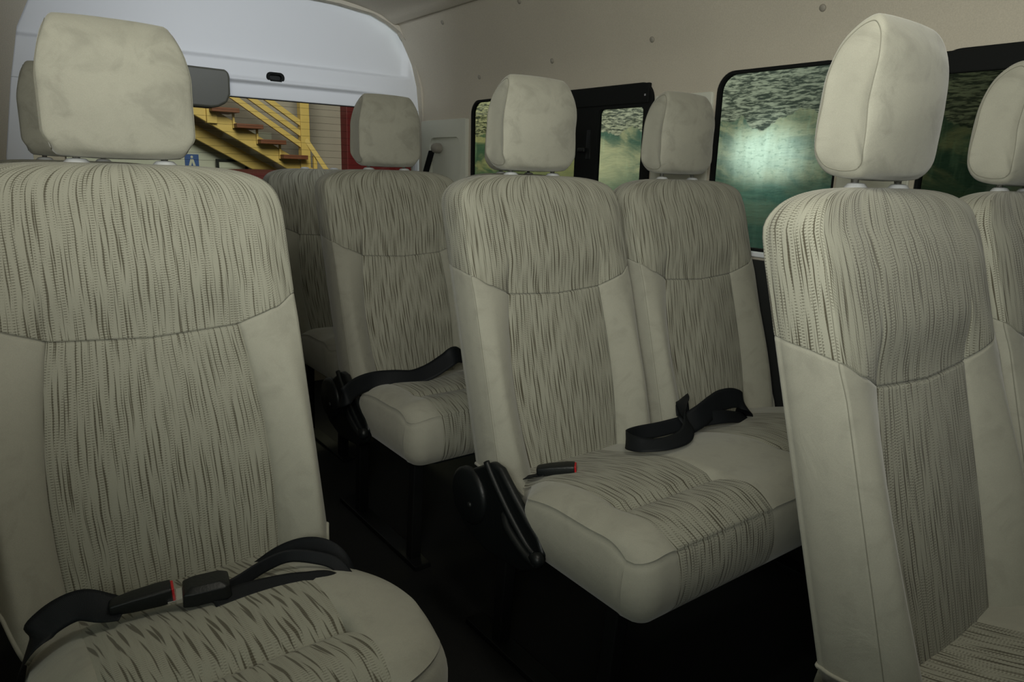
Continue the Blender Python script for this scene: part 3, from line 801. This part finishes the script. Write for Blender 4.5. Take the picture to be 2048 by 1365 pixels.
# roof and coves
sec = [(XR, 1.350), (XR-.0005, 1.375), (1.695, 1.415), (1.677, 1.47), (1.645, 1.54), (1.605, 1.615), (1.588, 1.645), (1.574, 1.668), (1.556, 1.663), (1.532, 1.672), (1.47, 1.70), (1.30, 1.727), (1.05, 1.742), (.80, 1.745)]
half_ = cr([(a, 0, b) for a, b in sec], 5); cx = .80
secf = [(p.x, p.z) for p in half_]; L = XR-.80; LL = .80-XL
secf += [(.80-(x-.80)*LL/L, z) for x, z in secf[-2::-1]]
bm = bmesh.new(); ys = [-1.2+i*.15 for i in range(29)]; NS = len(secf)
prof_ = secf+[(.8+(x-.8)*1.03, 1.25+(z-1.25)*1.06) for x, z in secf[::-1]]
rows = [[bm.verts.new((x, min(y, 3.0), z)) for x, z in prof_] for y in ys]
for i in range(len(rows)-1):
    for k in range(len(prof_)):
        if k % NS == NS-1: continue
        bm.faces.new((rows[i][k], rows[i+1][k], rows[i+1][(k+1) % len(prof_)], rows[i][(k+1) % len(prof_)]))
o = fin(bm, 'ceiling', M['headliner']); tag(o, kind='structure')
# ceiling seam strip where the side cove meets the roof lining
# buttons in the lining
def cove_x(z):
    for i in range(len(secf)-1):
        (x0, z0), (x1, z1) = secf[i], secf[i+1]
        if z0 <= z <= z1: 
            t = (z-z0)/(z1-z0); n = Vector((-(z1-z0), 0, x1-x0)).normalized(); 
            return lerp(x0, x1, t), (n if n.x < 0 else -n)
for y, z in ((1.588, 1.452), (2.063, 1.438), (1.040, 1.458), (2.53, 1.422), (2.66, 1.632), (2.145, 1.631), (1.60, 1.632)):
    x, n = cove_x(z); bm = bmesh.new(); lathe(bm, [(.001, 0), (.0085, 0), (.0085, .002), (.006, .0038), (.001, .0045)], (0, 0, 0), 'z', 18)
    o = fin(bm, 'lining_button', M['button']); o.location = (x, y, z); o.rotation_euler = n.to_track_quat('Z', 'Y').to_euler()
    lab = {1.588: 'round beige lining clip above the black-framed sliding window', 2.063: 'round beige lining clip high behind the central headrest', 1.040: 'round beige lining clip nearest the camera, at the top edge beside the right headrest', 2.53: 'round beige lining clip low above the rear side pillar', 2.66: 'round beige lining clip near the corner of the white tailgate', 2.145: 'round beige lining clip at the top edge of the picture, above the centre', 1.60: 'round beige lining clip in the upper row above the sliding window'}[y]
    tag(o, lab, 'clip', 'round clips holding the roof lining')
# floor, left wall (behind the open doorway), rear frame
bm = bmesh.new(); box(bm, XL-.05, XR+.12, -1.2, 3.1, FLOOR-.04, FLOOR); tag(fin(bm, 'floor', M['floor'], None, False), kind='structure')
bm = bmesh.new(); holed(bm, dens([(.80, FLOOR), (3.0, FLOOR), (3.0, 1.365), (.80, 1.365)], .3), [rrect(1.3, 2.6, .90, 1.30, .05)], lambda p: (XL, p[0], p[1]), lambda p: (XL-.05, p[0], p[1]))
tag(fin(bm, 'wall_left', M['headliner'], None, False), kind='structure')
bm = bmesh.new(); prism(bm, rrect(1.3, 2.6, .90, 1.30, .05), 'x', XL-.028, XL-.024); tag(fin(bm, 'window_5', mk_glass('dark_tinted_glass', (.06, .07, .07)), None, False), kind='structure')
out_r = [(XL, FLOOR), (XR, FLOOR)]+[(x, z) for x, z in secf]
hole_r = [(.10, .30), (1.66, .30), (1.70, .60), (1.698, 1.05), (1.696, 1.30), (1.684, 1.42), (1.654, 1.53), (1.624, 1.59), (1.585, 1.637), (1.53, 1.668), (1.46, 1.694), (1.30, 1.712), (.95, 1.722), (.60, 1.714), (.42, 1.698), (.30, 1.66), (.22, 1.58), (.17, 1.47), (.135, 1.30), (.095, 1.05), (.09, .60)]
bm = bmesh.new(); holed(bm, dens(out_r, .2), [hole_r], lambda p: (p[0], 3.0, p[1]), lambda p: (p[0], 3.035, p[1]))
tag(fin(bm, 'wall_back', M['headliner'], None, False), kind='structure')
# ------------------------------------------------------------------ tailgate
YT = 3.045
def tail_y(x, z):
    y = YT-.006
    y += .020*sm(1.445, 1.462, z)*sm(1.655, 1.61, x)                       # recessed upper field
    y += .014*sm(1.375, 1.362, z)*sm(1.56, 1.50, x)*sm(.45, .55, x)                          # step down over the glass
    y += -.010*math.exp(-((z-1.378)/.008)**2)*sm(1.56, 1.30, x)*sm(.45, .55, x)
    y += .05*sm(1.60, 1.73, z)*0
    return y
bm = bmesh.new(); xs = [.05+i*.008 for i in range(209)]; zs = [1.312+i*.004 for i in range(108)]
V = [[bm.verts.new((x, tail_y(x, z), z)) for x in xs] for z in zs]
Vb = [[bm.verts.new((x, YT+.04, z)) for x in xs] for z in zs]
for i in range(len(zs)-1):
    for k in range(len(xs)-1):
        xm, zm = xs[k]+.004, zs[i]+.002
        if ((xm-1.034)/.034)**4+((zm-1.397)/.0165)**4 < 1: continue
        bm.faces.new((V[i][k], V[i][k+1], V[i+1][k+1], V[i+1][k]))
for k in range(len(xs)-1): bm.faces.new((V[0][k+1], V[0][k], Vb[0][k], Vb[0][k+1]))
for v in [v for r in Vb[1:] for v in r]: bm.verts.remove(v)
tg = tag(fin(bm, 'door_1', M['white']), kind='structure'); tg['label'] = 'white painted inside of the raised rear door'
bm = bmesh.new(); holed(bm, rrect(1.034-.037, 1.034+.037, 1.397-.0195, 1.397+.0195, .0185), [rrect(1.034-.024, 1.034+.024, 1.397-.010, 1.397+.010, .0095)], lambda p: (p[0], YT-.011, p[1]), lambda p: (p[0], YT+.006, p[1])); fin(bm, 'grommet', M['black_trim'], tg, False, .002)
bm = bmesh.new(); prism(bm, rrect(1.0, 1.068, 1.38, 1.414, .016), 'y', YT+.006, YT+.010); fin(bm, 'grommet_core', M['black'], tg, False)
for x in (.10, 1.70):
    bm = bmesh.new(); box(bm, x-.02 if x > 1 else x-.04, x+.03 if x > 1 else x+.075, YT-.004, YT+.04, .30, 1.33); fin(bm, 'side_frame', M['white'], tg, False, .004)
bm = bmesh.new(); box(bm, .06, 1.73, YT-.002, YT+.04, .2, .93); fin(bm, 'lower_panel', M['pillar'], tg, False, .004)
bm = bmesh.new(); prism(bm, [(x, z) for x, z in rrect(.13, 1.70, .90, 1.325, .02)], 'y', YT+.020, YT+.024); gl = fin(bm, 'rear_glass', M['glass'], tg, False)
bm = bmesh.new()
for k in range(13):
    z = 1.288-.0285*k; tube(bm, [(.14, YT+.018, z), (1.68, YT+.018, z)], .0005, 5)
fin(bm, 'heating_wires', M['black_trim'], tg)
bm = bmesh.new(); holed(bm, rrect(.125, 1.70, .895, 1.330, .02), [rrect(.145, 1.682, .91, 1.308, .05)], lambda p: (p[0], YT+.014, p[1]), lambda p: (p[0], YT+.019, p[1])); fin(bm, 'glass_border', M['black_trim'], tg, False)
# brake lamp housing on the tailgate
bl = empty('lamp_housing', (.70, YT-.01, 1.33))
tag(bl, 'dark grey plastic lamp housing on the white rear door, half behind the left headrest', 'lamp housing')
pr_ = [(-.16, .073), (.115, .069), (.128, .062), (.133, .045), (.132, -.02), (.118, -.052), (.085, -.070), (.06, -.075), (-.16, -.072)]
bm = bmesh.new(); prism(bm, pr_, 'y', -.075, .0); h_ = fin(bm, 'housing', M['lamp_grey'], bl, True, .010, 3)
bm = bmesh.new(); prism(bm, [(a*.98, b*.95) for a, b in pr_], 'y', 0, .006); fin(bm, 'gasket', M['black_trim'], bl, False)

# ------------------------------------------------------------------ hall behind the tailgate
bm = bmesh.new(); box(bm, -3, 9, 8.4, 8.5, -.75, 4); tag(fin(bm, 'wall_hall', M['hall'], None, False), kind='structure')
bm = bmesh.new(); box(bm, -6, 10, -4, 9, -.80, -.75); tag(fin(bm, 'floor_hall', M['ground'], None, False), kind='structure')
bm = bmesh.new(); box(bm, 3.62, 4.6, 8.22, 8.40, -.75, 4); tag(fin(bm, 'red_column', M['redwall'], None, False, .01), 'dark red wall column seen through the rear window, right of the yellow stairs', 'column')
st = empty('staircase', (2.6, 8.0, -.75)); tag(st, 'yellow steel staircase with brown treads beyond the rear window', 'staircase')
st.location = (0, 0, 0)
bm = bmesh.new(); beam(bm, (1.55, 7.92, 1.76), (3.35, 7.92, .78), .05, .15, (0, 0, 1)); fin(bm, 'stringer', M['yellow'], st, False, .006)
bm = bmesh.new(); beam(bm, (1.45, 8.2, 1.60), (3.15, 8.2, .72), .05, .13, (0, 0, 1)); fin(bm, 'stringer', M['yellow'], st, False, .006)
for k in range(6):
    x = 1.75+k*.235; z = 1.72-.146*k
    bm = bmesh.new(); box(bm, x, x+.27, 7.75, 8.15, z-.022, z+.022); t_ = fin(bm, 'tread', M['tread'], st, False, .004)
    bm = bmesh.new(); box(bm, x+.228, x+.248, 7.86, 7.885, z-.17, z-.022); fin(bm, 'bracket', M['yellow'], t_, False)
bm = bmesh.new(); box(bm, 2.93, 3.03, 7.86, 7.96, -.75, 2.6); fin(bm, 'post', M['yellow'], st, False, .004)
bm = bmesh.new(); box(bm, 1.96, 2.06, 7.86, 7.96, 1.44, 2.6); fin(bm, 'post', M['yellow'], st, False, .004)
for dx in (0, .19, .37):
    bm = bmesh.new(); beam(bm, (1.60+dx, 7.9, 2.12), (2.95, 7.9, 1.26+dx*.62), .04, .055); fin(bm, 'rail', M['yellow'], st, False, .003)
bm = bmesh.new(); beam(bm, (2.99, 7.88, 1.33), (3.42, 7.7, .62), .05, .05); fin(bm, 'brace', M['yellow'], st, False, .003)
bm = bmesh.new(); box(bm, 3.06, 3.10, 7.85, 7.89, -.75, 1.16); fin(bm, 'baluster', M['yellow'], st, False, .003)
# poster with blue sign, and a dark-framed screen low on the wall
ss = empty('poster', (1.95, 8.38, 1.1)); tag(ss, 'white board with a small blue pictogram sign below the stairs', 'poster')
bm = bmesh.new(); box(bm, -1.2, .82, -.02, .0, -.75, .30); fin(bm, 'board', M['poster'], ss, False)
bm = bmesh.new(); box(bm, -.12, .02, -.03, -.021, -.10, .03); fin(bm, 'sign', M['blue'], ss, False)
bm = bmesh.new(); prism(bm, [(-.085, -.09), (-.065, -.02), (-.035, -.02), (-.015, -.09), (-.04, -.09), (-.05, -.05), (-.06, -.09)], 'y', -.034, -.031); lathe(bm, [(.001, -.034), (.013, -.034), (.013, -.031), (.001, -.031)], (-.05, 0, .002), 'y', 14); fin(bm, 'pictogram', M['poster'], ss, False)
tv = empty('screen', (2.30, 8.3, 1.03)); tag(tv, 'small dark-framed screen below the yellow stringer', 'screen')
bm = bmesh.new(); holed(bm, rrect(-.17, .17, -.1, .06, .008, 2), [rrect(-.14, .14, -.08, .035, .004, 2)], lambda p: (p[0], -.02, p[1]), lambda p: (p[0], .01, p[1])); fin(bm, 'frame', M['black'], tv, False)
bm = bmesh.new(); box(bm, -.14, .14, -.005, .005, -.08, .035); fin(bm, 'panel', M['poster'], tv, False)
# dark red car parked behind: hood seen over the seats
car = empty('car', (1.95, 5.9, 0)); tag(car, 'dark red car parked behind the van, only its bonnet edge visible', 'car')
bm = bmesh.new(); P = []
for i in range(21):
    x = -.8+i*.08; r = []
    for k in range(15):
        y = -.55+k*.08; z = .985-.030*((x-.1)/1.0)**2*1.6-.22*max(0, (-.15-y)/.4)**2 + .02*sm(-.2, .5, y)
        r.append(Vector((x, y, z-.9*max(0, abs(x)-.55)**2)))
    P.append(r)
o = grid_mesh('bonnet', P, [[(0, 0)]*15]*21, lambda i, j: True, M['redcar'], car); md = o.modifiers.new('s', 'SOLIDIFY'); md.thickness = .02
bm = bmesh.new(); box(bm, -.79, .79, -.56, .5, -.35, .74); fin(bm, 'front', M['redcar'], car, True, .12, 4)
for x in (-.68, .68):
    bm = bmesh.new(); lathe(bm, [(.001, -.1), (.28, -.1), (.31, -.07), (.31, .07), (.28, .1), (.001, .1)], (x, 0, -.44), 'x', 28); fin(bm, 'wheel', M['black'], car)
# mural wall beside the van
bm = bmesh.new(); box(bm, 3.2, 3.3, -1, 5.2, -.75, 3.2); tag(fin(bm, 'wall_mural', M['mural'], None, False), kind='structure')
